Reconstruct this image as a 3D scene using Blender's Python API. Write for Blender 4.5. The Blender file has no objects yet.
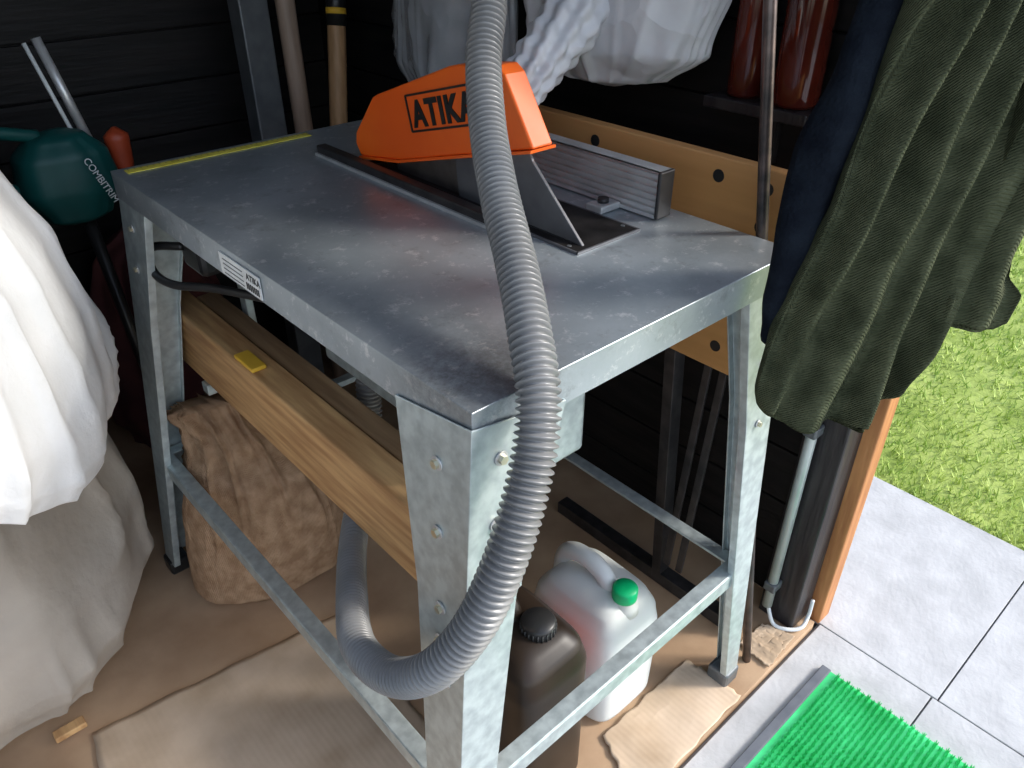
import bpy, bmesh, math, random
from mathutils import Vector, Matrix, noise, Euler
random.seed(7)
D=bpy.data
COL=bpy.context.collection
# ---------------------------------------------------------------- materials
def mat(name,c1,c2=None,scale=8,rough=.6,metal=0,bump=0,bscale=None,detail=6,lo=.35,hi=.65,stretch=None,spec=.5,trans=0,ior=1.45,coat=0,rvar=0,alpha=1):
    m=D.materials.new(name);m.use_nodes=True
    nt=m.node_tree;n=nt.nodes;l=nt.links
    b=n['Principled BSDF']
    b.inputs['Base Color'].default_value=(*c1,1)
    b.inputs['Roughness'].default_value=rough
    b.inputs['Metallic'].default_value=metal
    b.inputs['Specular IOR Level'].default_value=spec
    b.inputs['Transmission Weight'].default_value=trans
    b.inputs['IOR'].default_value=ior
    b.inputs['Coat Weight'].default_value=coat
    b.inputs['Alpha'].default_value=alpha
    tc=n.new('ShaderNodeTexCoord');mp=n.new('ShaderNodeMapping')
    l.new(tc.outputs['Object'],mp.inputs[0])
    if stretch: mp.inputs['Scale'].default_value=stretch
    nz=n.new('ShaderNodeTexNoise');nz.inputs['Scale'].default_value=scale;nz.inputs['Detail'].default_value=detail
    l.new(mp.outputs[0],nz.inputs['Vector'])
    if c2:
        r=n.new('ShaderNodeValToRGB');r.color_ramp.elements[0].position=lo;r.color_ramp.elements[1].position=hi
        r.color_ramp.elements[0].color=(*c1,1);r.color_ramp.elements[1].color=(*c2,1)
        l.new(nz.outputs['Fac'],r.inputs[0]);l.new(r.outputs[0],b.inputs['Base Color'])
    if rvar:
        mr=n.new('ShaderNodeMapRange');mr.inputs['From Min'].default_value=.3;mr.inputs['From Max'].default_value=.7
        mr.inputs['To Min'].default_value=rough-rvar;mr.inputs['To Max'].default_value=rough+rvar
        l.new(nz.outputs['Fac'],mr.inputs[0]);l.new(mr.outputs[0],b.inputs['Roughness'])
    if bump:
        bz=n.new('ShaderNodeTexNoise');bz.inputs['Scale'].default_value=bscale or scale;bz.inputs['Detail'].default_value=5
        l.new(mp.outputs[0],bz.inputs['Vector'])
        bp=n.new('ShaderNodeBump');bp.inputs['Strength'].default_value=bump;bp.inputs['Distance'].default_value=.01
        l.new(bz.outputs['Fac'],bp.inputs['Height']);l.new(bp.outputs[0],b.inputs['Normal'])
    m.diffuse_color=(*c1,1)
    return m
def wave_bump(m,scale,strength,direction='Z',dist=.003,distort=1.0):
    nt=m.node_tree;n=nt.nodes;l=nt.links;b=n['Principled BSDF']
    tc=n.new('ShaderNodeTexCoord');w=n.new('ShaderNodeTexWave');w.bands_direction=direction
    w.inputs['Scale'].default_value=scale;w.inputs['Distortion'].default_value=distort;w.inputs['Detail'].default_value=2
    l.new(tc.outputs['Object'],w.inputs['Vector'])
    bp=n.new('ShaderNodeBump');bp.inputs['Strength'].default_value=strength;bp.inputs['Distance'].default_value=dist
    l.new(w.outputs['Fac'],bp.inputs['Height'])
    old=b.inputs['Normal'].links
    if old: l.new(old[0].from_socket,bp.inputs['Normal'])
    l.new(bp.outputs[0],b.inputs['Normal'])
    return m
def crease_bump(m,scale,strength,dist=.01):
    nt=m.node_tree;n=nt.nodes;l=nt.links;b=n['Principled BSDF']
    tc=n.new('ShaderNodeTexCoord');nz=n.new('ShaderNodeTexNoise');nz.inputs['Scale'].default_value=scale*.6
    l.new(tc.outputs['Object'],nz.inputs['Vector'])
    mx=n.new('ShaderNodeMix');mx.data_type='RGBA';mx.inputs['Factor'].default_value=.12
    l.new(tc.outputs['Object'],mx.inputs['A']);l.new(nz.outputs['Color'],mx.inputs['B'])
    v=n.new('ShaderNodeTexVoronoi');v.inputs['Scale'].default_value=scale
    l.new(mx.outputs['Result'],v.inputs['Vector'])
    bp=n.new('ShaderNodeBump');bp.inputs['Strength'].default_value=strength;bp.inputs['Distance'].default_value=dist
    l.new(v.outputs['Distance'],bp.inputs['Height'])
    old=b.inputs['Normal'].links
    if old: l.new(old[0].from_socket,bp.inputs['Normal'])
    l.new(bp.outputs[0],b.inputs['Normal'])
    return m
M={}
M['galv']=mat('galvanised_steel',(.40,.45,.47),(.54,.60,.62),scale=45,rough=.42,metal=.6,rvar=.08,bump=.04,bscale=60)
M['leg']=mat('galvanised_leg',(.42,.48,.49),(.58,.65,.65),scale=60,rough=.42,metal=.6,rvar=.08,bump=.03,bscale=50)
def top_mat():
    m=mat('steel_table_top',(.33,.375,.405),(.43,.48,.515),scale=7,rough=.37,metal=.62,rvar=.09,bump=.015,bscale=150,detail=12)
    nt=m.node_tree;n=nt.nodes;l=nt.links;b=n['Principled BSDF']
    base=b.inputs['Base Color'].links[0].from_socket
    tc=n.new('ShaderNodeTexCoord')
    def spots(scale,lo,hi,rough,strength,prev,col):
        nz=n.new('ShaderNodeTexNoise');nz.inputs['Scale'].default_value=scale;nz.inputs['Detail'].default_value=14;nz.inputs['Roughness'].default_value=rough
        l.new(tc.outputs['Object'],nz.inputs['Vector'])
        r=n.new('ShaderNodeValToRGB');r.color_ramp.elements[0].position=lo;r.color_ramp.elements[1].position=hi
        r.color_ramp.elements[1].color=(strength,)*3+(1,)
        l.new(nz.outputs['Fac'],r.inputs[0])
        mx=n.new('ShaderNodeMix');mx.data_type='RGBA'
        l.new(r.outputs[0],mx.inputs['Factor']);l.new(prev,mx.inputs['A']);mx.inputs['B'].default_value=(*col,1)
        return mx.outputs['Result']
    s=spots(40,.55,.63,.78,.6,base,(.78,.79,.79))
    s=spots(22,.55,.66,.78,.4,s,(.14,.14,.145))
    s=spots(6,.50,.68,.85,.3,s,(.62,.66,.68))
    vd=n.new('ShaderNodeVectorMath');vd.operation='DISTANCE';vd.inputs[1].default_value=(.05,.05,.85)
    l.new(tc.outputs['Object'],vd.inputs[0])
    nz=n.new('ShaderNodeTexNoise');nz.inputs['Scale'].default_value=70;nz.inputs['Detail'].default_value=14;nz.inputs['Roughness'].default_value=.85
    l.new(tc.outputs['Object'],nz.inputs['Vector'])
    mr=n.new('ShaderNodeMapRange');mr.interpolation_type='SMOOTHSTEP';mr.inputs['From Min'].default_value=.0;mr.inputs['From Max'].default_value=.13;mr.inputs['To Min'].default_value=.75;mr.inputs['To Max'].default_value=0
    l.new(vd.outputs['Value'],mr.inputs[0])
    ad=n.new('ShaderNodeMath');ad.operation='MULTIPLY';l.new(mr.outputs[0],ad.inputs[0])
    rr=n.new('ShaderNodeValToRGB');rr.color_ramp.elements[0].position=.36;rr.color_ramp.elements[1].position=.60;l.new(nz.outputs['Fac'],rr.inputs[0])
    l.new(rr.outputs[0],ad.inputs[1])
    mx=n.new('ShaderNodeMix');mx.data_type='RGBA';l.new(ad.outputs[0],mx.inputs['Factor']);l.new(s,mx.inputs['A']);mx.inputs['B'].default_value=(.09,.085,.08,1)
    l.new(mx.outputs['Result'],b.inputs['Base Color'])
    return m
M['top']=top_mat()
M['alu']=mat('aluminium',(.52,.52,.52),(.66,.66,.66),scale=20,rough=.35,metal=.5)
M['hose']=mat('hose_plastic',(.16,.16,.16),(.21,.21,.21),scale=10,rough=.33,spec=.7)
M['orange']=mat('orange_plastic',(.90,.12,.012),(.98,.16,.015),scale=6,rough=.38)
M['black']=mat('black_plastic',(.012,.012,.013),(.02,.02,.02),scale=20,rough=.35)
M['candark']=mat('smoked_plastic',(.014,.009,.006),(.030,.020,.014),scale=9,rough=.38,spec=.35)
M['dark']=mat('dark_steel',(.045,.043,.045),(.08,.075,.075),scale=30,rough=.38,metal=.6)
M['insert']=mat('black_throat_plate',(.010,.009,.009),(.022,.020,.020),scale=30,rough=.8,spec=.12)
M['knife']=mat('riving_steel',(.10,.10,.11),(.16,.16,.17),scale=14,rough=.42,metal=.4)
M['blade']=mat('blade_steel',(.16,.14,.13),(.22,.20,.19),scale=30,rough=.4,metal=.8)
M['pine']=mat('pine_timber',(.42,.22,.09),(.66,.40,.18),scale=14,rough=.6,stretch=(6,.5,6),bump=.15)
M['pinedark']=mat('old_timber',(.22,.125,.06),(.34,.21,.11),scale=12,rough=.7,stretch=(6,.4,6),bump=.2)
M['ply']=mat('bench_board',(.50,.25,.085),(.62,.32,.12),scale=6,rough=.5,stretch=(1,.3,4),bump=.03)
M['yellow']=mat('yellow_paint',(.70,.40,.03),(.80,.48,.05),scale=20,rough=.5)
M['tape']=mat('yellow_tape',(.66,.56,.06),(.80,.70,.12),scale=40,rough=.5)
M['wall']=mat('black_stained_boards',(.003,.003,.0035),(.011,.009,.009),scale=6,rough=.6,stretch=(.6,.6,6),bump=.25,bscale=12,spec=.35)
M['post']=mat('dark_stained_post',(.014,.012,.014),(.035,.031,.031),scale=14,rough=.4,stretch=(5,5,.5),bump=.3)
M['trim']=mat('orange_cedar_trim',(.36,.14,.05),(.52,.23,.085),scale=14,rough=.6,stretch=(5,5,.5),bump=.2)
M['floor']=mat('dusty_floor_board',(.30,.18,.10),(.58,.40,.25),scale=4.5,rough=.8,bump=.25,bscale=14,detail=14,lo=.3,hi=.7)
M['card']=mat('cardboard',(.44,.32,.21),(.66,.51,.37),scale=7,rough=.85,bump=.2,detail=12)
wave_bump(M['card'],30,.22,'X',.001,.6)
M['paving']=mat('grey_paving',(.42,.42,.42),(.52,.52,.52),scale=14,rough=.85,bump=.15,bscale=90,detail=10)
M['joint']=mat('paving_joint',(.24,.235,.23),rough=.9)
M['soil']=mat('lawn_soil',(.22,.30,.05),(.36,.44,.11),scale=9,rough=.9,bump=.6,bscale=60)
M['grass']=mat('grass_blades',(.30,.44,.08),(.54,.63,.18),scale=14,rough=.6)
M['mat']=mat('green_mat',(.02,.52,.13),(.07,.70,.26),scale=12,rough=.35)
M['rubber']=mat('grey_rubber',(.10,.11,.13),(.14,.15,.17),scale=30,rough=.7)
M['white']=mat('white_sheet',(.62,.62,.61),(.74,.73,.72),scale=4,rough=.85,bump=.35,bscale=30)
M['beige']=mat('beige_sheet',(.31,.27,.225),(.43,.38,.325),scale=4,rough=.85,bump=.4,bscale=22)
M['sack']=mat('burlap_sack',(.31,.185,.105),(.48,.31,.19),scale=40,rough=.9,bump=.4,bscale=90,detail=12,spec=.15)
wave_bump(M['sack'],120,.45,'X',.002,1.5);wave_bump(M['sack'],120,.45,'Z',.002,1.5)
M['plastic']=mat('plastic_bag_film',(.60,.60,.62),(.80,.80,.82),scale=7,rough=.28,bump=.3,bscale=14,spec=.8,alpha=.82)
crease_bump(M['plastic'],14,.55,.02)
M['film']=mat('clear_plastic_film',(.48,.48,.50),(.66,.67,.69),scale=7,rough=.22,bump=.3,bscale=14,spec=.9,alpha=.5)
crease_bump(M['film'],14,.7,.02)
M['green_knit']=mat('green_knit',(.050,.058,.032),(.098,.108,.062),scale=25,rough=.95,bump=.4,bscale=260,spec=.12)
wave_bump(M['green_knit'],150,.8,'DIAGONAL',.002,.6)
M['navy']=mat('navy_fleece',(.005,.007,.012),(.010,.014,.021),scale=30,rough=.95,bump=.4,bscale=200,spec=.1)
M['jug']=mat('translucent_hdpe',(.68,.70,.68),(.78,.80,.78),scale=4,rough=.35,trans=.12,ior=1.3)
M['cap']=mat('green_cap',(.0,.42,.14),(.0,.5,.18),scale=20,rough=.4)
M['teal']=mat('teal_plastic',(.002,.055,.052),(.004,.08,.074),scale=10,rough=.5)
M['red']=mat('red_plastic',(.32,.045,.015),(.40,.06,.02),scale=10,rough=.45)
M['canlabel']=mat('red_sticker',(.5,.05,.02),(.6,.07,.03),scale=10,rough=.45)
M['glassred']=mat('amber_glass',(.065,.010,.006),(.12,.018,.010),scale=10,rough=.12,coat=.5)
M['maroon']=mat('maroon_cloth',(.06,.015,.018),(.10,.03,.03),scale=8,rough=.9,bump=.5,bscale=15)
M['handle']=mat('ash_handle',(.34,.19,.09),(.48,.28,.14),scale=10,rough=.5,stretch=(6,6,.5))
M['handle2']=mat('pale_handle',(.26,.18,.13),(.36,.26,.20),scale=10,rough=.5,stretch=(6,6,.5))
M['rust']=mat('rusty_rod',(.05,.045,.045),(.16,.12,.11),scale=30,rough=.35,metal=.6)
M['greymetal']=mat('grey_metal',(.12,.13,.14),(.17,.18,.19),scale=20,rough=.45,metal=.5)
M['tube']=mat('painted_tube',(.40,.44,.42),(.50,.54,.52),scale=20,rough=.35,metal=.3)
M['brass']=mat('zinc_bolt',(.62,.58,.42),(.7,.66,.5),scale=40,rough=.3,metal=.9)
M['label']=mat('silver_label',(.62,.64,.64),(.7,.72,.72),scale=40,rough=.5)
# ---------------------------------------------------------------- helpers
def empty(name,loc=(0,0,0)):
    e=D.objects.new(name,None);COL.objects.link(e);e.empty_display_size=.05;return e
def mk(name,verts,faces,m,parent=None,smooth=False,bevel=0,solid=0,seg=2):
    me=D.meshes.new(name);me.from_pydata([tuple(v) for v in verts],[],faces)
    bm=bmesh.new();bm.from_mesh(me);bmesh.ops.recalc_face_normals(bm,faces=bm.faces);bm.to_mesh(me);bm.free()
    ob=D.objects.new(name,me);COL.objects.link(ob)
    me.materials.append(M[m] if isinstance(m,str) else m)
    if smooth: me.polygons.foreach_set('use_smooth',[True]*len(me.polygons))
    if solid:
        s=ob.modifiers.new('s','SOLIDIFY');s.thickness=solid;s.offset=0
    if bevel:
        b=ob.modifiers.new('b','BEVEL');b.width=bevel;b.segments=seg;b.limit_method='ANGLE'
    if parent: ob.parent=parent
    return ob
BF=[(0,1,2,3),(4,7,6,5),(0,4,5,1),(1,5,6,2),(2,6,7,3),(3,7,4,0)]
def box(name,x0,x1,y0,y1,z0,z1,m,parent=None,bevel=0):
    v=[(x0,y0,z0),(x1,y0,z0),(x1,y1,z0),(x0,y1,z0),(x0,y0,z1),(x1,y0,z1),(x1,y1,z1),(x0,y1,z1)]
    return mk(name,v,BF,m,parent,bevel=bevel)
def bar(name,p,q,w,h,m,parent=None,up=(0,0,1),bevel=.001):
    p=Vector(p);q=Vector(q);d=(q-p).normalized();up=Vector(up)
    s=d.cross(up).normalized();u=s.cross(d).normalized()
    v=[]
    for c in (p,q):
        for a,b in ((-1,-1),(1,-1),(1,1),(-1,1)): v.append(c+s*a*w/2+u*b*h/2)
    return mk(name,v,BF,m,parent,bevel=bevel)
def spline(pts,n=12):
    P=[Vector(p) for p in pts];P=[P[0]*2-P[1]]+P+[P[-1]*2-P[-2]];o=[]
    for i in range(1,len(P)-2):
        for k in range(n):
            t=k/n;a,b,c,d=P[i-1],P[i],P[i+1],P[i+2]
            o.append(.5*((2*b)+(c-a)*t+(2*a-5*b+4*c-d)*t*t+(3*b-a-3*c+d)*t**3))
    o.append(P[-2]);return o
def resample(pts,step):
    L=[0]
    for a,b in zip(pts,pts[1:]): L.append(L[-1]+(b-a).length)
    n=max(2,int(L[-1]/step));o=[];j=0
    for i in range(n+1):
        s=L[-1]*i/n
        while j<len(L)-2 and L[j+1]<s: j+=1
        t=(s-L[j])/max(L[j+1]-L[j],1e-9);o.append(pts[j].lerp(pts[j+1],min(1,t)))
    return o,L[-1]
def sweep(name,pts,rf,m,parent=None,ns=16,n=12,step=None,smooth=True,cap=True,flat=1.0):
    S=spline(pts,n) if len(pts)>2 else [Vector(pts[0]),Vector(pts[1])]
    if step: S,_=resample(S,step)
    v=[];f=[];T=None;N=None;s=0
    for i,p in enumerate(S):
        t=(S[min(i+1,len(S)-1)]-S[max(i-1,0)]).normalized()
        if N is None:
            N=t.orthogonal().normalized()
        else:
            N=(N-t*N.dot(t)).normalized()
        B=t.cross(N)
        if i: s+=(p-S[i-1]).length
        for k in range(ns):
            a=2*math.pi*k/ns
            r=rf(s,a) if (callable(rf) and rf.__code__.co_argcount==2) else rf(s) if callable(rf) else rf
            v.append(p+N*math.cos(a)*r+B*math.sin(a)*r*flat)
    for i in range(len(S)-1):
        for k in range(ns):
            f.append((i*ns+k,i*ns+(k+1)%ns,(i+1)*ns+(k+1)%ns,(i+1)*ns+k))
    if cap:
        f.append(tuple(range(ns)));f.append(tuple((len(S)-1)*ns+k for k in range(ns)))
    return mk(name,v,f,m,parent,smooth=smooth)
def cyl(name,p,q,r,m,parent=None,ns=20,r2=None,bevel=0,smooth=True):
    p=Vector(p);q=Vector(q);d=(q-p).normalized();N=d.orthogonal().normalized();B=d.cross(N);v=[];r2=r if r2 is None else r2
    for c,rr in ((p,r),(q,r2)):
        for k in range(ns):
            a=2*math.pi*k/ns;v.append(c+N*math.cos(a)*rr+B*math.sin(a)*rr)
    f=[(k,(k+1)%ns,ns+(k+1)%ns,ns+k) for k in range(ns)]+[tuple(range(ns)),tuple(range(ns,2*ns))]
    ob=mk(name,v,f,m,parent,bevel=bevel)
    if smooth:
        for pl in ob.data.polygons: pl.use_smooth=len(pl.vertices)==4
    return ob
def prism_x(name,poly,x0,x1,m,parent=None,bevel=0,seg=2):
    n=len(poly);v=[(x0,y,z) for y,z in poly]+[(x1,y,z) for y,z in poly]
    f=[tuple(range(n)),tuple(range(n,2*n))]+[(i,(i+1)%n,n+(i+1)%n,n+i) for i in range(n)]
    return mk(name,v,f,m,parent,bevel=bevel,seg=seg)
def lathe(name,c,prof,m,parent=None,ns=40,axis=None):
    v=[];f=[]
    for r,z in prof:
        for k in range(ns):
            a=2*math.pi*k/ns;v.append((c[0]+r*math.cos(a),c[1]+r*math.sin(a),c[2]+z))
    for i in range(len(prof)-1):
        for k in range(ns): f.append((i*ns+k,i*ns+(k+1)%ns,(i+1)*ns+(k+1)%ns,(i+1)*ns+k))
    f.append(tuple(range(ns)));f.append(tuple((len(prof)-1)*ns+k for k in range(ns)))
    return mk(name,v,f,m,parent,smooth=True)
def interp(rows,t):
    if t<=rows[0][0]: return rows[0][1:]
    for a,b in zip(rows,rows[1:]):
        if t<=b[0]:
            k=(t-a[0])/(b[0]-a[0]);k=k*k*(3-2*k)*.5+k*.5
            A=a[1:]+(0,)*(len(b)-len(a));B=b[1:]+(0,)*(len(a)-len(b))
            return tuple(x+(y-x)*k for x,y in zip(A,B))
    return rows[-1][1:]
def ridge(p,s):
    return 1-abs(noise.noise(p*s))*2.2
def blob(name,c,rows,m,parent=None,folds=9,famp=.02,crease=.02,cs=6,se=2.0,rot=0,nz=90,na=140,seed=0,twist=1.0,zmin=None,hemvar=0,tilt=0,zs=1.0,drape=0,dn=14,dtop=0):
    z0,z1=rows[0][0],rows[-1][0];v=[];f=[];sd=Vector((seed*3.1,seed*1.7,seed*.9))
    for i in range(nz+1):
        z=z0+(z1-z0)*i/nz
        q=interp(rows,z);rx,ry=q[0],q[1];ox,oy=(q[2],q[3]) if len(q)>3 else (0,0)
        for k in range(na):
            a=2*math.pi*k/na
            ca,sa=math.cos(a),math.sin(a)
            x=math.copysign(abs(ca)**(2/se),ca);y=math.copysign(abs(sa)**(2/se),sa)
            nrm=Vector((ca,sa,0));p=Vector((x*rx,y*ry,z))
            pn=Vector((p.x,p.y,p.z*zs))
            g=noise.noise(Vector((ca*1.5,sa*1.5,z*1.2))+sd)
            fo=math.sin(a*folds+g*4+z*twist*3)*famp
            cr=(ridge(pn+sd,cs)*.6+ridge(pn+sd*2,cs*2.3)*.3)*crease+noise.noise(pn*3+sd)*crease
            w=min(1,min(rx,ry)/.05)
            if drape:
                ph=a*dn/2+noise.noise(Vector((ca*2.2,sa*2.2,z*1.6))+sd)*5
                pl=1-abs(math.sin(ph));pl=pl**2.2
                kk=(i/nz)**2*1.6 if dtop else (.35+.9*(1-i/nz))
                fo+=drape*(pl-.3)*kk*(.6+noise.noise(Vector((ca*3,sa*3,z*3))+sd)*1.2)
            p+=nrm*(fo+cr)*w
            if hemvar: p.z+=noise.noise(Vector((ca*2,sa*2,0))+sd)*hemvar*(1-i/nz)
            if tilt: p.z-=tilt*ca*(1-i/nz)**1.5
            p.z+=noise.noise(p*cs+sd*5)*crease*.5*(0 if i==0 else 1)
            if zmin is not None: p.z=max(p.z,zmin)
            cr_,sr_=math.cos(rot),math.sin(rot)
            v.append((c[0]+ox+p.x*cr_-p.y*sr_,c[1]+oy+p.x*sr_+p.y*cr_,c[2]+p.z))
    for i in range(nz):
        for k in range(na): f.append((i*na+k,i*na+(k+1)%na,(i+1)*na+(k+1)%na,(i+1)*na+k))
    f.append(tuple(range(na)));f.append(tuple(nz*na+k for k in range(na)))
    return mk(name,v,f,m,parent,smooth=True)
def text(name,s,size,loc,rot,m,parent=None,bold=0,ext=.0006,sx=1,sp=1.0):
    cu=D.curves.new(name,'FONT');cu.body=s;cu.size=size;cu.extrude=ext;cu.offset=bold;cu.space_character=sp
    ob=D.objects.new(name,cu);COL.objects.link(ob);cu.materials.append(M[m]);ob.location=loc;ob.rotation_euler=rot
    ob.scale=(sx,1,1)
    if parent: ob.parent=parent
    return ob
# ================================================================= TABLE SAW
W,L,H=.53,.90,.85
saw=empty('table_saw')
ZS=.807
v=[(0,0,H),(W,0,H),(W,L,H),(0,L,H),(0,0,ZS),(W,0,ZS),(W,L,ZS),(0,L,ZS)]
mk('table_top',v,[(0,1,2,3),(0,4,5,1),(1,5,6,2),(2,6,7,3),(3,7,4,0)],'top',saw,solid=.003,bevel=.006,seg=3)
for nm,a,b in (('lip_1',(0.008,0,ZS),(0.008,L,ZS)),('lip_2',(W-.008,0,ZS),(W-.008,L,ZS)),('lip_3',(0,.008,ZS),(W,.008,ZS)),('lip_4',(0,L-.008,ZS),(W,L-.008,ZS))):
    bar(nm,a,b,.014,.003,'galv',saw)
def legpos(cx,cy,ix,iy,sx,sy):
    zt=.815
    def corner(z):
        k=(zt-z)/zt
        return Vector((cx-ix*sx*k,cy-iy*sy*k,z))
    return corner
legs=[('near',-0.0035,-0.0035,1,1,.086,.034,.118,.046),('left',0.002,L-.002,1,-1,.10,.045,.108,.046),('right',W-.002,.002,-1,1,.045,.04,.088,.034),('back',W-.002,L-.002,-1,-1,.045,.045,.11,.05)]
CR={}
for nm,cx,cy,ix,iy,sx,sy,wt,wb in legs:
    c=legpos(cx,cy,ix,iy,sx,sy);CR[nm]=c
    zb=.03
    up=.020 if nm=='near' else 0
    wm=(wt+wb)/2
    wmx,wbx=(.068,.040) if nm=='near' else (wm,wb)
    a0,a1=c(.815),c(zb)
    vx=[a0+Vector((0,0,up)),a0+Vector((ix*wt,0,0)),c(.60)+Vector((ix*wmx,0,0)),a1+Vector((ix*wbx,0,0)),a1]
    vy=[a0,a0+Vector((0,iy*wt,0)),c(.60)+Vector((0,iy*wm,0)),a1+Vector((0,iy*wb,0)),a1]
    verts=vx+vy[1:4]
    lipx=[p+Vector((0,iy*.012,0)) for p in vx[1:4]];lipy=[p+Vector((ix*.012,0,0)) for p in vy[1:4]]
    verts+=lipx+lipy
    faces=[(0,1,2,3,4),(0,5,6,7,4),(1,8,9,2),(2,9,10,3),(5,11,12,6),(6,12,13,7)]
    mk('leg_'+nm,verts,faces,'leg',saw,solid=.0025,bevel=.0015)
    b=c(0.0)
    cx0,cy0=b.x+ix*.018,b.y+iy*.018
    box('foot_'+nm,cx0-.021,cx0+.021,cy0-.021,cy0+.021,0,.036,'greymetal' if nm=='right' else 'black',saw,bevel=.006)
def bolt(p,n,r=.0075):
    p=Vector(p);n=Vector(n)
    cyl('washer',p,p+n*.0018,r*1.25,'alu',saw,ns=20)
    cyl('bolt_head',p+n*.0018,p+n*.006,r*.8,'brass',saw,ns=6,smooth=False)
c=CR['near']
for z,u in ((.775,.048),(.695,.046),(.60,.040),(.555,.040),(.50,.030)):
    bolt(c(z)+Vector((-.0015,u,0)),(-1,0,0),.0062)
for z,u in ((.790,.034),(.715,.032),(.775,.085)):
    bolt(c(z)+Vector((u,-.0015,0)),(0,-1,0),.0062)
c=CR['right']
for z,u in ((.775,.04),(.70,.04),(.60,.035)):
    bolt(c(z)+Vector((-u,-.0015,0)),(0,-1,0),.0045)
c=CR['left']
for z,u in ((.77,.05),(.70,.05)): bolt(c(z)+Vector((-.0015,-u,0)),(-1,0,0),.0055)
def stretch(nm,a,b,hz,side):
    p=CR[a](hz);q=CR[b](hz);o=Vector(side)*.006
    bar(nm+'_web',p+o,q+o,.003,.028,'leg',saw)
    bar(nm+'_flange',p+o+Vector(side)*.012+Vector((0,0,.014)),q+o+Vector(side)*.012+Vector((0,0,.014)),.024,.003,'leg',saw)
stretch('stretcher_front','near','left',.285,(1,0,0))
stretch('stretcher_right','near','right',.285,(0,1,0))
stretch('stretcher_back','right','back',.285,(-1,0,0))
stretch('stretcher_left','left','back',.285,(0,-1,0))
for i,(ya,yb) in enumerate(((.108,.130),(.845,.87))):
    box('cradle_%d'%i,.045,.165,ya,yb,.425,.447,'leg',saw,bevel=.002)
    box('cradle_hanger_%d'%i,.150,.165,ya,yb,.44,.815,'leg',saw,bevel=.002)
box('blade_housing',.17,.31,.14,.60,.570,.83,'leg',saw,bevel=.006)
cyl('motor_body',(.31,.36,.68),(.46,.36,.68),.07,'black',saw,ns=32,bevel=.006)
box('switch_box',.05,.10,.74,.82,.70,.80,'black',saw,bevel=.01)
sweep('power_cable',[(.05,.80,.74),(.012,.84,.735),(.0,.82,.705),(.01,.77,.695),(.05,.70,.70),(.1,.6,.70)],.007,'black',saw,ns=10)
box('table_insert',.315,.43,.175,.66,.8505,.8540,'insert',saw,bevel=.001)
box('blade_slot',.330,.350,.20,.64,.8538,.8546,'black',saw)
for nm,x0,x1,y0,y1 in (('rim_1',.313,.3155,.173,.662),('rim_2',.4295,.432,.173,.662),('rim_3',.313,.432,.1725,.175),('rim_4',.313,.432,.66,.6625)):
    box('insert_'+nm,x0,x1,y0,y1,.8505,.8545,'knife',saw)
for y in (.195,.45,.64):
    for x in (.321,.423): cyl('insert_screw',(x,y,.854),(x,y,.8550),.003,'greymetal',saw,ns=12)
box('slide_rail',.288,.306,.30,.755,.851,.868,'dark',saw,bevel=.002)
box('slide_rail_lip',.284,.288,.30,.755,.851,.856,'alu',saw)
bv=[];nt_=48;cy_,cz_,R=.475,.80,.135
for i in range(nt_):
    a=2*math.pi*i/nt_
    bv.append((cy_+R*.94*math.cos(a),cz_+R*.94*math.sin(a)))
    a2=a+2*math.pi/nt_*.7
    bv.append((cy_+R*math.cos(a2),cz_+R*math.sin(a2)))
prism_x('saw_blade',bv,.339,.342,'blade',saw)
prism_x('riving_knife',[(.182,.852),(.43,.852),(.44,.93),(.36,.98),(.295,.97),(.278,.94)],.333,.338,'knife',saw,bevel=.001)
gp=[(.672,.862),(.684,.880),(.680,.898),(.622,.962),(.61,.968),(.43,1.034),(.41,1.039),(.333,1.049),(.318,1.040),(.265,.960),(.41,.921),(.56,.880)]
prism_x('blade_guard',gp,.322,.358,'orange',saw,bevel=.0028,seg=3)
prism_x('guard_edge_rib',[(.672,.858),(.56,.876),(.41,.917),(.265,.955),(.265,.959),(.41,.921),(.56,.880),(.672,.862)],.318,.362,'orange',saw)
ang=math.atan2(.034,.127)
R_=Matrix(((0,0,-1),(-math.cos(ang),math.sin(ang),0),(math.sin(ang),math.cos(ang),0)))
gt=text('guard_lettering','ATIKA',.050,(.3205,.511,.940),R_.to_euler(),'black',saw,bold=.0018,sx=.93,sp=1.12)
def frame_on_guard(o,w,h,t):
    ux=Vector((0,-math.cos(ang),math.sin(ang)));uy=Vector((0,math.sin(ang),math.cos(ang)));o=Vector(o)
    for i,(a,b) in enumerate((((0,0),(w,0)),((0,h),(w,h)),((0,0),(0,h)),((w,0),(w,h)))):
        bar('guard_label_edge_%d'%i,o+ux*a[0]+uy*a[1],o+ux*b[0]+uy*b[1],.0015,t,'black',saw,up=(ux if a[0]==b[0] else uy),bevel=0)
frame_on_guard((.3205,.519,.931),.165,.050,.003)
fx0,fx1,fy0,fy1,fz0,fz1=.475,.503,.185,.52,.853,.917
ribs=[(fx0,fz0)]
nr=7
for i in range(nr):
    za=fz0+(fz1-fz0)*i/nr;zb_=fz0+(fz1-fz0)*(i+.55)/nr;zc=fz0+(fz1-fz0)*(i+1)/nr
    ribs+=[(fx0,za+.0005),(fx0,zb_),(fx0+.005,zb_+.0005),(fx0+.005,zc)]
ribs+=[(fx0,fz1),(fx1,fz1),(fx1,fz0)]
n=len(ribs);vv=[(x,fy0,z) for x,z in ribs]+[(x,fy1,z) for x,z in ribs]
mk('rip_fence',vv,[tuple(range(n)),tuple(range(n,2*n))]+[(i,(i+1)%n,n+(i+1)%n,n+i) for i in range(n)],'alu',saw)
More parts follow.
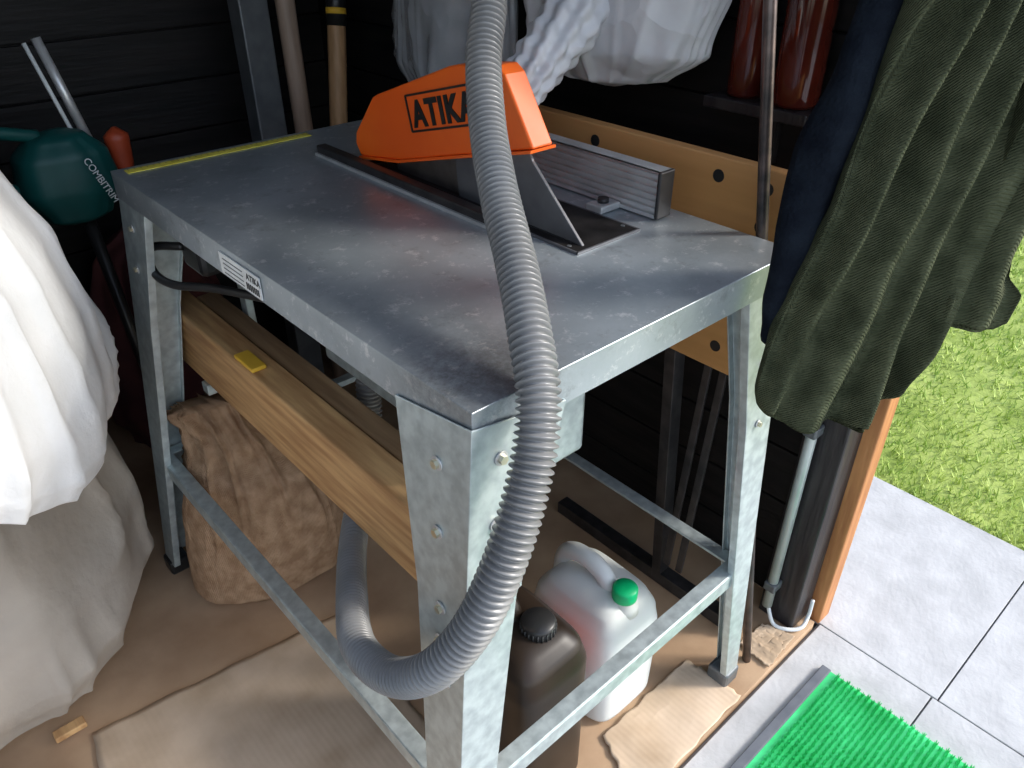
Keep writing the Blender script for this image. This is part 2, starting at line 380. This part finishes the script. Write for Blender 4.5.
box('fence_end_cap',fx0-.001,fx1+.001,fy0-.006,fy0,fz0,fz1+.001,'dark',saw,bevel=.002)
box('fence_bracket',.435,.475,.245,.275,.852,.862,'alu',saw,bevel=.002)
cyl('fence_knob',(.455,.26,.862),(.455,.26,.868),.008,'dark',saw)
box('scale_tape',.015,.34,.864,.884,.8515,.8525,'tape',saw)
for i in range(32):
    x=.02+i*.01
    box('scale_mark',x,x+.0008,.876,.882 if i%5 else .884,.8525,.8528,'black',saw)
box('rating_label',-.0035,-.0018,.395,.505,.812,.842,'label',saw)
RL=Euler((math.pi/2,0,-math.pi/2))
text('label_text','ATIKA',.012,(-.0038,.43,.829),RL,'black',saw,bold=.0003,ext=.0002,sp=1.1)
for i in range(4):
    box('label_line',-.0042,-.0035,.44,.495,.815+i*.0065,.8160+i*.0065,'greymetal',saw)
for i in range(7):
    box('label_bar',-.0042,-.0035,.400+i*.005,.4025+i*.005,.815,.824,'black',saw)
# ================================================================= HOSE
hp=[(.40,.62,1.62),(.385,.52,1.45),(.35,.415,1.28),(.322,.36,1.18),(.304,.324,1.124),(.262,.286,1.069),(.216,.226,1.011),(.165,.148,.964),(.125,.080,.928),(.082,.014,.892),(.052,-.030,.853),(.024,-.050,.80),(-.014,-.060,.73),(-.050,-.052,.655),(-.080,-.020,.588),(-.090,.045,.528),(-.078,.132,.487),(-.026,.235,.445),(.035,.334,.418),(.11,.43,.42),(.18,.50,.48),(.20,.52,.56)]
sweep('dust_extraction_hose',hp,lambda s:.0184+.0028*math.sin(2*math.pi*s/.0076),'hose',None,ns=26,n=14,step=.0011)
# ================================================================= TIMBERS UNDER TABLE
t=empty('timber_stack')
box('timber_1',.05,.10,.07,1.0,.447,.575,'pine',t,bevel=.004)
box('timber_2',.105,.145,.10,.97,.447,.568,'pinedark',t,bevel=.004)
box('yellow_offcut',.052,.078,.625,.69,.5755,.583,'yellow',t,bevel=.002)
# ================================================================= JUG
jug=empty('water_jug')
jc=(.378,.150)
def rbox_rows(rows,c,m,name,parent,se=5,ns=64,nz=50,rot=0):
    v=[];f=[];z0,z1=rows[0][0],rows[-1][0]
    for i in range(nz+1):
        z=z0+(z1-z0)*i/nz;q=interp(rows,z)
        ox,oy=(q[2],q[3]) if len(q)>3 else (0,0)
        for k in range(ns):
            a=2*math.pi*k/ns;ca,sa=math.cos(a),math.sin(a)
            x=ox+math.copysign(abs(ca)**(2/se),ca)*q[0];y=oy+math.copysign(abs(sa)**(2/se),sa)*q[1]
            v.append((c[0]+x*math.cos(rot)-y*math.sin(rot),c[1]+x*math.sin(rot)+y*math.cos(rot),z))
    for i in range(nz):
        for k in range(ns): f.append((i*ns+k,i*ns+(k+1)%ns,(i+1)*ns+(k+1)%ns,(i+1)*ns+k))
    f.append(tuple(range(ns)));f.append(tuple(nz*ns+k for k in range(ns)))
    return mk(name,v,f,m,parent,smooth=True)
rbox_rows([(0.001,.065,.084),(.012,.076,.097),(.08,.077,.098),(.18,.076,.097),(.215,.072,.091),(.243,.060,.076,0,-.002),(.257,.042,.054,0,-.004),(.262,.012,.02,0,-.005)],jc,'jug','jug_body',jug)
lathe('jug_neck',(jc[0],jc[1]-.060,.230),[(.026,0),(.024,.016),(.019,.024),(.019,.038)],'jug',jug)
lathe('jug_cap',(jc[0],jc[1]-.060,.258),[(.0205,0),(.021,.003),(.021,.020),(.019,.023),(.004,.0235)],'cap',jug,ns=48)
sweep('jug_handle',[(jc[0],jc[1]-.030,.252),(jc[0],jc[1]-.012,.274),(jc[0],jc[1]+.02,.283),(jc[0],jc[1]+.055,.276),(jc[0],jc[1]+.076,.252),(jc[0],jc[1]+.082,.20)],.016,'jug',jug,ns=18)
# ================================================================= JERRYCAN
can=empty('jerrycan')
kc=(.170,.122)
rbox_rows([(0.001,.066,.085),(.012,.073,.093),(.285,.073,.093),(.315,.066,.085),(.335,.050,.065),(.343,.022,.035)],kc,'candark','can_body',can,se=5)
lathe('can_cap',(kc[0]+.012,kc[1]-.03,.327),[(.026,0),(.026,.026),(.023,.030),(.004,.031)],'black',can)
for i in range(24):
    a=2*math.pi*i/24
    cyl('cap_rib',(kc[0]+.012+.026*math.cos(a),kc[1]-.03+.026*math.sin(a),.330),(kc[0]+.012+.026*math.cos(a),kc[1]-.03+.026*math.sin(a),.352),.0016,'black',can,ns=6)
sweep('can_handle',[(kc[0],kc[1]+.005,.335),(kc[0],kc[1]+.02,.361),(kc[0],kc[1]+.055,.361),(kc[0],kc[1]+.078,.321)],.013,'candark',can,ns=12)
box('can_label',kc[0]+.0725,kc[0]+.0745,kc[1]-.06,kc[1]+.04,.14,.25,'canlabel',can)
# ================================================================= SACK
sk=blob('sawdust_sack',(.075,.80,0),[(0.002,.125,.10),(.03,.152,.125),(.10,.158,.132,.008,.0),(.19,.148,.122,.016,0),(.27,.125,.10,.020,.02),(.33,.095,.07,.012,.04),(.365,.078,.045,.0,.055),(.40,.088,.03,-.01,.065)],'sack',None,folds=4,famp=.004,crease=.009,cs=4,se=2.5,rot=-.25,seed=3,zmin=0,nz=120,na=220,drape=.028,dn=26,dtop=1)
# ================================================================= LEFT SHEETS
bg=blob('garden_waste_bag',(-.475,.99,0),[(0.002,.25,.25),(.05,.32,.31),(.13,.365,.34),(.25,.36,.34),(.42,.33,.31),(.55,.30,.28),(.64,.25,.24)],'beige',None,folds=5,famp=.008,crease=.022,cs=3.2,seed=5,zmin=0,zs=.5,drape=.022,dn=18,na=220,nz=110)
wsn=blob('dust_sheet',(-.50,.84,0),[(.675,.345,.37),(.70,.360,.382),(.74,.372,.385),(.80,.376,.37),(.88,.366,.36),(.97,.325,.31),(1.05,.24,.23),(1.10,.10,.10),(1.11,.01,.01)],'white',None,folds=4,famp=.008,crease=.022,cs=2.6,seed=9,hemvar=.05,tilt=.19,nz=130,na=260,zs=.45,drape=.026,dn=18)
# ================================================================= GARMENTS
KD=Vector((.8,-.6,0));KN=Vector((-.6,-.8,0));KO=Vector((.42,-.04,0))
def garment(name,rows,th,m,nf=26,amp=.012,slant=2.0,seed=0,off=0,na=180,nz=150,fine=.004,parent=None):
    rows=sorted(rows);z0,z1=rows[0][0],rows[-1][0];v=[];f=[];sd=Vector((seed*2.3,seed,seed*4.1))
    for i in range(nz+1):
        z=z0+(z1-z0)*i/nz;kl,kr=interp(rows,z);c=(kl+kr)/2;w=(kr-kl)/2
        tt=th*min(1,w/.05)
        for k in range(na):
            a=2*math.pi*k/na;ca,sa=math.cos(a),math.sin(a)
            u=c+ca*w
            us=u-(z-1.0)*.22*slant
            g=noise.noise(Vector((us*8,z*2,sa*.4))+sd)
            fo=math.sin(us*2*math.pi*nf+g*6)
            fo=math.copysign(abs(fo)**.8,fo)*(.7+.8*noise.noise(Vector((us*9,z*3,1))+sd))
            d=tt*(1 if sa>0 else .7)*abs(sa)**.6*math.copysign(1,sa)
            d+=fo*amp*(1 if sa>0 else .3)*min(1,abs(sa)*2)
            d+=noise.noise(Vector((us*25,z*9,2))+sd)*fine*2
            if i==0: d*=.3
            uu=u+noise.noise(Vector((z*9,ca,sa))+sd)*.006
            zz=z
            if i<4: zz+=noise.noise(Vector((u*20,0,0))+sd)*.02
            p=KO+KD*uu+KN*(d+off)+Vector((0,0,zz));v.append(p)
    for i in range(nz):
        for k in range(na): f.append((i*na+k,i*na+(k+1)%na,(i+1)*na+(k+1)%na,(i+1)*na+k))
    f.append(tuple(range(na)));f.append(tuple(nz*na+k for k in range(na)))
    return mk(name,v,f,m,parent,smooth=True)
jm=empty('knitted_jumper')
garment('body',[(1.72,.095,.14),(1.5,.075,.20),(1.3,.07,.23),(1.144,.070,.25),(1.06,.060,.25),(.95,.042,.235),(.91,.032,.225),(.84,.016,.215),(.79,.004,.205),(.71,.000,.187),(.68,.006,.165),(.663,.03,.12)],.030,'green_knit',nf=17,amp=.024,slant=1.0,seed=2,parent=jm,fine=.007)
garment('sleeve',[(1.5,.18,.22),(1.3,.19,.26),(1.144,.195,.28),(1.0,.20,.270),(.90,.20,.257),(.865,.195,.262),(.845,.185,.278),(.81,.185,.275),(.790,.195,.262)],.028,'green_knit',nf=13,amp=.011,slant=.2,seed=6,off=.02,parent=jm)
nv=garment('fleece_jacket',[(1.72,.06,.11),(1.4,.045,.12),(1.144,.036,.12),(1.09,.027,.11),(1.0,.003,.10),(.91,-.006,.09),(.83,-.002,.07),(.78,.006,.05),(.765,.02,.04)],.022,'navy',nf=12,amp=.010,slant=.5,seed=11,off=-.022)
# ================================================================= WORKBENCH (folded) BEHIND
wb=empty('folding_workbench')
bx0,bx1=.61,.632
hy=[(.10,.885),(.10,.83),(.18,.885),(.10,.66),(.18,.66),(.14,.62),(.42,.885)]
box('jaw_upper',bx0,bx1,.0,.78,.77,.912,'ply',wb,bevel=.003)
box('jaw_lower',bx0,bx1,.0,.78,.578,.762,'ply',wb,bevel=.003)
for y,z in hy:
    cyl('dog_hole',(bx0-.0006,y,z),(bx0+.002,y,z),.0095,'black',wb)
for y in (.07,.24):
    bar('folded_leg',(.645,y,.60),(.66,y-.03,.006),.022,.030,'dark',wb,up=(1,0,0))
for y in (.13,.16):
    bar('folded_brace',(.637,y,.60),(.63,y+.02,.09),.014,.006,'dark',wb,up=(1,0,0))
bar('foot_bar',(.66,.02,.017),(.66,.5,.017),.03,.03,'dark',wb)
bar('folded_leg_far',(.645,.62,.60),(.66,.60,.006),.022,.030,'dark',wb,up=(1,0,0))
cyl('steel_rod',(.622,-.03,0),(.447,.177,1.95),.0078,'rust')
# ================================================================= SHED SHELL
box('floor',-1.3,.80,-.07,1.62,-.05,0,'floor')
def boards(name,axis,pos,a0,a1,z0,z1,th):
    v=[];f=[];z=z0;bh=.118
    while z<z1-.01:
        zt=min(z+bh-.004,z1)
        if axis=='y': q=[(a0,pos,z),(a1,pos,z),(a1,pos+th,z),(a0,pos+th,z),(a0,pos,zt),(a1,pos,zt),(a1,pos+th,zt),(a0,pos+th,zt)]
        else: q=[(pos,a0,z),(pos+th,a0,z),(pos+th,a1,z),(pos,a1,z),(pos,a0,zt),(pos+th,a0,zt),(pos+th,a1,zt),(pos,a1,zt)]
        o=len(v);v+=q;f+=[tuple(o+i for i in fc) for fc in BF];z+=bh
    o=len(v);e=.02
    if axis=='y': q=[(a0,pos+.012,z0),(a1,pos+.012,z0),(a1,pos+th+e,z0),(a0,pos+th+e,z0),(a0,pos+.012,z1),(a1,pos+.012,z1),(a1,pos+th+e,z1),(a0,pos+th+e,z1)]
    else:
        s=1 if pos>0 else -1
        xa,xb=(pos+.012,pos+th+e) if s>0 else (pos-e,pos+th-.012)
        q=[(xa,a0,z0),(xb,a0,z0),(xb,a1,z0),(xa,a1,z0),(xa,a0,z1),(xb,a0,z1),(xb,a1,z1),(xa,a1,z1)]
    v+=q;f+=[tuple(o+i for i in fc) for fc in BF]
    return mk(name,v,f,'wall',None,bevel=.002)
boards('wall_back','y',1.6,-1.3,.83,0,2.0,.03)
boards('wall_right','x',.80,.026,1.62,0,2.0,.03)
boards('wall_left','x',-1.33,-.07,1.62,0,2.0,.03)
box('ceiling',-1.35,.86,-.10,1.66,2.0,2.04,'wall')
box('door_post',.745,.81,-.05,.025,0,2.0,'post',bevel=.004)
box('trim_1',.811,.852,-.075,-.01,-.012,2.0,'trim',bevel=.003)
box('trim_2',.745,.86,-.10,-.055,1.86,2.0,'post')
box('door_lintel',-1.3,.745,-.09,-.03,1.86,2.0,'post')
hk=empty('coat_hook')
sweep('hook_wire',[(.50,-.06,1.88),(.50,-.09,1.83),(.505,-.115,1.77),(.515,-.125,1.735),(.54,-.13,1.745)],.005,'greymetal',hk,ns=8)
tb=empty('door_bolt_tube')
cyl('tube',(.728,.002,.045),(.728,.002,.72),.0095,'tube',tb)
box('tube_bracket_1',.716,.745,-.010,.014,.46,.480,'greymetal',tb,bevel=.003)
box('tube_bracket_2',.716,.745,-.010,.014,.09,.110,'greymetal',tb,bevel=.003)
sweep('cable_loop',[(.728,.002,.05),(.725,-.02,.012),(.735,-.045,.008),(.76,-.062,.008),(.785,-.060,.02),(.79,-.058,.06)],.004,'label',tb,ns=10)
# ================================================================= OUTSIDE
box('ground',-4,9,-6,6,-.14,-.10,'joint')
box('paving_bed',-1.6,1.344,-2.75,-.071,-.10,-.022,'joint')
box('paving_bed.001',.865,1.344,-.071,1.5,-.10,-.022,'joint')
pv=[];pf=[]
def slab(x0,x1,y0,y1):
    o=len(pv);g=.0015
    x0+=g;x1-=g;y0+=g;y1-=g;z0,z1=-.02,-.012
    pv.extend([(x0,y0,z0),(x1,y0,z0),(x1,y1,z0),(x0,y1,z0),(x0,y0,z1),(x1,y0,z1),(x1,y1,z1),(x0,y1,z1)])
    pf.extend([tuple(o+i for i in fc) for fc in BF])
for (xa,xb) in ((.815,1.34),(.215,.815),(-.385,.215),(-.985,-.385),(-1.585,-.985)):
    ys=[-2.71,-2.11,-1.51,-.91,-.31,.29,.89,1.49] if xa>.8 else [-2.7,-2.1,-1.5,-.9,-.30,-.076]
    for ya,yb in zip(ys,ys[1:]): slab(xa,xb,ya,yb)
mk('paving_slabs',pv,pf,'paving',None,bevel=.001)
box('lawn',1.346,8,-5,6,-.08,-.024,'soil')
gv=[];gf=[]
for i in range(42000):
    x=1.352+abs(random.random()**1.5)*3.6;y=-1.3+random.random()*3.2
    h=random.uniform(.010,.026);a=random.uniform(0,math.pi*2);w=random.uniform(.0014,.0026)*(1+(x-1.3)*.6)
    lx,ly=random.gauss(0,.010),random.gauss(0,.010)
    o=len(gv);gv+= [(x-w*math.cos(a),y-w*math.sin(a),-.0235),(x+w*math.cos(a),y+w*math.sin(a),-.0235),(x+lx,y+ly,-.02+h)]
    gf.append((o,o+1,o+2))
mk('grass',gv,gf,'grass')
mt=empty('door_mat')
mx0,mx1,my0,my1=.36,.72,-.62,-.15
box('mat_backing',mx0,mx1,my0,my1,-.012,-.004,'mat',mt)
box('mat_edge',mx0-.0,mx1+.002,my1,my1+.018,-.012,-.001,'rubber',mt,bevel=.002)
tv=[];tf=[];SP=.0100
nx=int((mx1-mx0)/SP);ny=int((my1-my0)/SP)
for i in range(nx):
    for j in range(ny):
        x=mx0+(i+.5+(.25 if j%2 else -.25))*SP+random.uniform(-.0007,.0007);y=my0+(j+.5)*SP+random.uniform(-.0007,.0007)
        a0=random.random()*3
        for q in range(5):
            a=q*math.pi*2/5+a0;dx,dy=math.cos(a)*.0024,math.sin(a)*.0024
            o=len(tv);r=.0011;hh=random.uniform(.003,.006)
            for s in range(4):
                b=s*math.pi/2;tv.append((x+dx*.5+r*math.cos(b),y+dy*.5+r*math.sin(b),-.004))
            for s in range(4):
                b=s*math.pi/2;tv.append((x+dx*1.3+r*.6*math.cos(b),y+dy*1.3+r*.6*math.sin(b),hh))
            tf+=[tuple(o+k for k in fc) for fc in BF]
mk('mat_tufts',tv,tf,'mat',mt)
def sheet(name,corners,m,z=.004,amp=.006,seed=0,n=40,parent=None):
    v=[];f=[];A,B,C_,D_=[Vector((*c,0)) for c in corners]
    for i in range(n+1):
        for j in range(n+1):
            u,w=i/n,j/n;p=A*(1-u)*(1-w)+B*u*(1-w)+C_*u*w+D_*(1-u)*w
            p.x+=noise.noise(Vector((u*9,w*9,seed+4)))*.005;p.y+=noise.noise(Vector((u*9,w*9,seed+8)))*.005
            q=noise.noise(Vector((u*5,w*2,seed*1.3)))
            p.z=z+amp*.5+max(-.5,q)*amp+max(0,ridge(Vector((u*3,w*1.2,seed)),1)-.6)*amp*1.2
            v.append(p)
    for i in range(n):
        for j in range(n): f.append((i*(n+1)+j,(i+1)*(n+1)+j,(i+1)*(n+1)+j+1,i*(n+1)+j+1))
    return mk(name,v,f,m,parent,smooth=True,solid=.003)
sheet('flattened_cardboard',[(.255,-.073),(.545,-.069),(.535,.045),(.30,.045)],'card',seed=1,z=.003,amp=.003)
sheet('flattened_cardboard.001',[(.635,-.069),(.735,-.064),(.715,-.005),(.64,.0)],'card',seed=9,z=.003,amp=.003)
sheet('flattened_cardboard.002',[(-.42,.22),(.08,.15),(.12,.58),(-.35,.64)],'card',seed=5,z=.002,amp=.002)
box('wood_offcut',-.40,-.35,.655,.675,.008,.02,'pine',None,bevel=.002)
# ================================================================= BACK OF SHED CLUTTER
box('steel_stud',.47,.54,1.36,1.42,0,1.95,'greymetal',bevel=.004)
sh=empty('spade')
sweep('handle',[(.635,1.30,.62),(.69,1.33,.95),(.77,1.38,1.45)],.022,'handle',sh,ns=14)
lathe('handle_sleeve',(.635,1.30,.30),[(.022,0),(.024,.32),(.019,.34)],'greymetal',sh)
box('blade',.60,.70,1.285,1.30,.004,.32,'greymetal',sh,bevel=.004)
sweep('handle_label',[(.6885,1.3275,.95),(.705,1.3375,1.05)],.0235,'black',sh,ns=16)
sweep('handle_label_text',[(.6925,1.3295,.975),(.6945,1.331,.988)],.024,'yellow',sh,ns=16)
cyl('rake_handle',(.575,1.33,.0),(.580,1.37,1.7),.022,'handle2')
st=empty('string_trimmer')
blob('motor_housing',(.010,1.24,.762),[(-.09,.03,.03),(-.08,.06,.05),(-.02,.092,.065),(.04,.082,.06),(.075,.05,.04),(.085,.01,.01)],'teal',st,folds=2,famp=.004,crease=.002,se=2.6,nz=30,na=50)
cyl('shaft',(.07,1.26,.81),(.04,1.30,.995),.009,'alu',st)
cyl('shaft_cable',(.048,1.25,.81),(.016,1.29,.99),.004,'label',st,ns=8)
cyl('shaft_lower',(.02,1.24,.70),(.05,1.18,.05),.012,'black',st)
lathe('cutting_head',(.05,1.18,.003),[(.05,0),(.055,.02),(.03,.05)],'black',st)
blob('grip',(.118,1.25,.785),[(-.05,.01,.01),(-.03,.020,.02),(.03,.024,.02),(.045,.005,.005)],'red',st,folds=1,famp=0,crease=0,nz=12,na=20)
sweep('guard_loop',[(-.06,1.24,.74),(-.13,1.22,.78),(-.12,1.22,.86),(-.02,1.24,.84)],.012,'teal',st,ns=10)
text('label_text','COMBITRIM',.018,(.028,1.173,.80),Euler((math.pi/2,math.radians(70),0)),'label',st)
blob('dark_bag',(.16,1.42,0),[(.002,.14,.10),(.1,.17,.12),(.35,.15,.11),(.50,.10,.08),(.56,.03,.03)],'maroon',None,folds=6,famp=.01,crease=.02,cs=5,seed=4,zmin=0)
# ================================================================= HANGING PLASTIC / SHELF
eb=empty('extraction_bag')
blob('bag_body',(.685,.465,1.12),[(-.165,.01,.02),(-.15,.055,.10),(-.10,.085,.160),(0,.10,.19),(.12,.09,.19),(.3,.05,.12),(.5,.02,.03)],'plastic',eb,folds=3,famp=.004,crease=.016,cs=5,seed=8,zs=.7,twist=3,drape=.012,dn=18,nz=120,na=200)
sweep('bag_neck',[(.395,.405,.962),(.43,.418,.982),(.475,.43,1.005),(.53,.44,1.04),(.61,.45,1.09)],lambda s,a:.026+.09*s+.0035*math.sin(a*9+s*25)+.003*math.sin(s*170+a*2),'plastic',eb,ns=72,step=.0025)
blob('plastic_dust_sheet',(.66,.85,1.15),[(-.27,.04,.13),(-.22,.05,.17),(-.1,.05,.17),(0,.05,.16),(.15,.04,.13),(.4,.02,.06)],'film',None,folds=5,famp=.006,crease=.012,cs=4,seed=12,zs=.4,drape=.020,dn=22,nz=120,na=200)
shf=empty('wall_shelf')
box('shelf_board',.715,.799,.12,.295,.945,.962,'post',shf,bevel=.002)
box('shelf_bracket',.78,.799,.20,.22,.86,.945,'post',shf)
def bottle(nm,x,y,r,h):
    return lathe(nm,(x,y,.9625),[(r*.9,0),(r,.006),(r,h*.62),(r*.8,h*.72),(r*.38,h*.80),(r*.36,h*.97),(r*.4,h),(r*.1,h+.001)],'glassred')
bottle('glass_bottle',.757,.250,.028,.30);bottle('glass_bottle.001',.757,.165,.034,.30)
# ================================================================= LIGHT + WORLD + CAMERA
w=D.worlds.new('sky');bpy.context.scene.world=w;w.use_nodes=True
n=w.node_tree.nodes;l=w.node_tree.links
sk_=n.new('ShaderNodeTexSky');sk_.sky_type='NISHITA';sk_.sun_disc=False;sk_.sun_elevation=math.radians(38);sk_.sun_rotation=math.radians(130)
hs=n.new('ShaderNodeHueSaturation');hs.inputs['Saturation'].default_value=.65
l.new(sk_.outputs[0],hs.inputs['Color']);l.new(hs.outputs[0],n['Background'].inputs[0]);n['Background'].inputs[1].default_value=.40
sd=D.lights.new('sun','SUN');sd.energy=3.6;sd.angle=math.radians(11);sd.color=(1,.95,.87)
so=D.objects.new('sun',sd);COL.objects.link(so)
so.rotation_euler=Vector((-.65,.55,-.55)).to_track_quat('-Z','Y').to_euler()
cam=D.cameras.new('camera');co=D.objects.new('camera',cam);COL.objects.link(co)
y,p,r=.8342,.5772,.0018
f=Vector((math.cos(y)*math.cos(p),math.sin(y)*math.cos(p),-math.sin(p)))
rt=f.cross(Vector((0,0,1))).normalized();up=rt.cross(f)
rt2=rt*math.cos(r)+up*math.sin(r);up2=-rt*math.sin(r)+up*math.cos(r)
m=Matrix((rt2,up2,-f)).transposed().to_4x4();m.translation=Vector((-.3451,-.4327,1.241))
co.matrix_world=m
cam.sensor_width=36;cam.lens=36*775.1/1024;cam.clip_start=.02
bpy.context.scene.camera=co
bpy.context.scene.view_settings.view_transform='Standard'
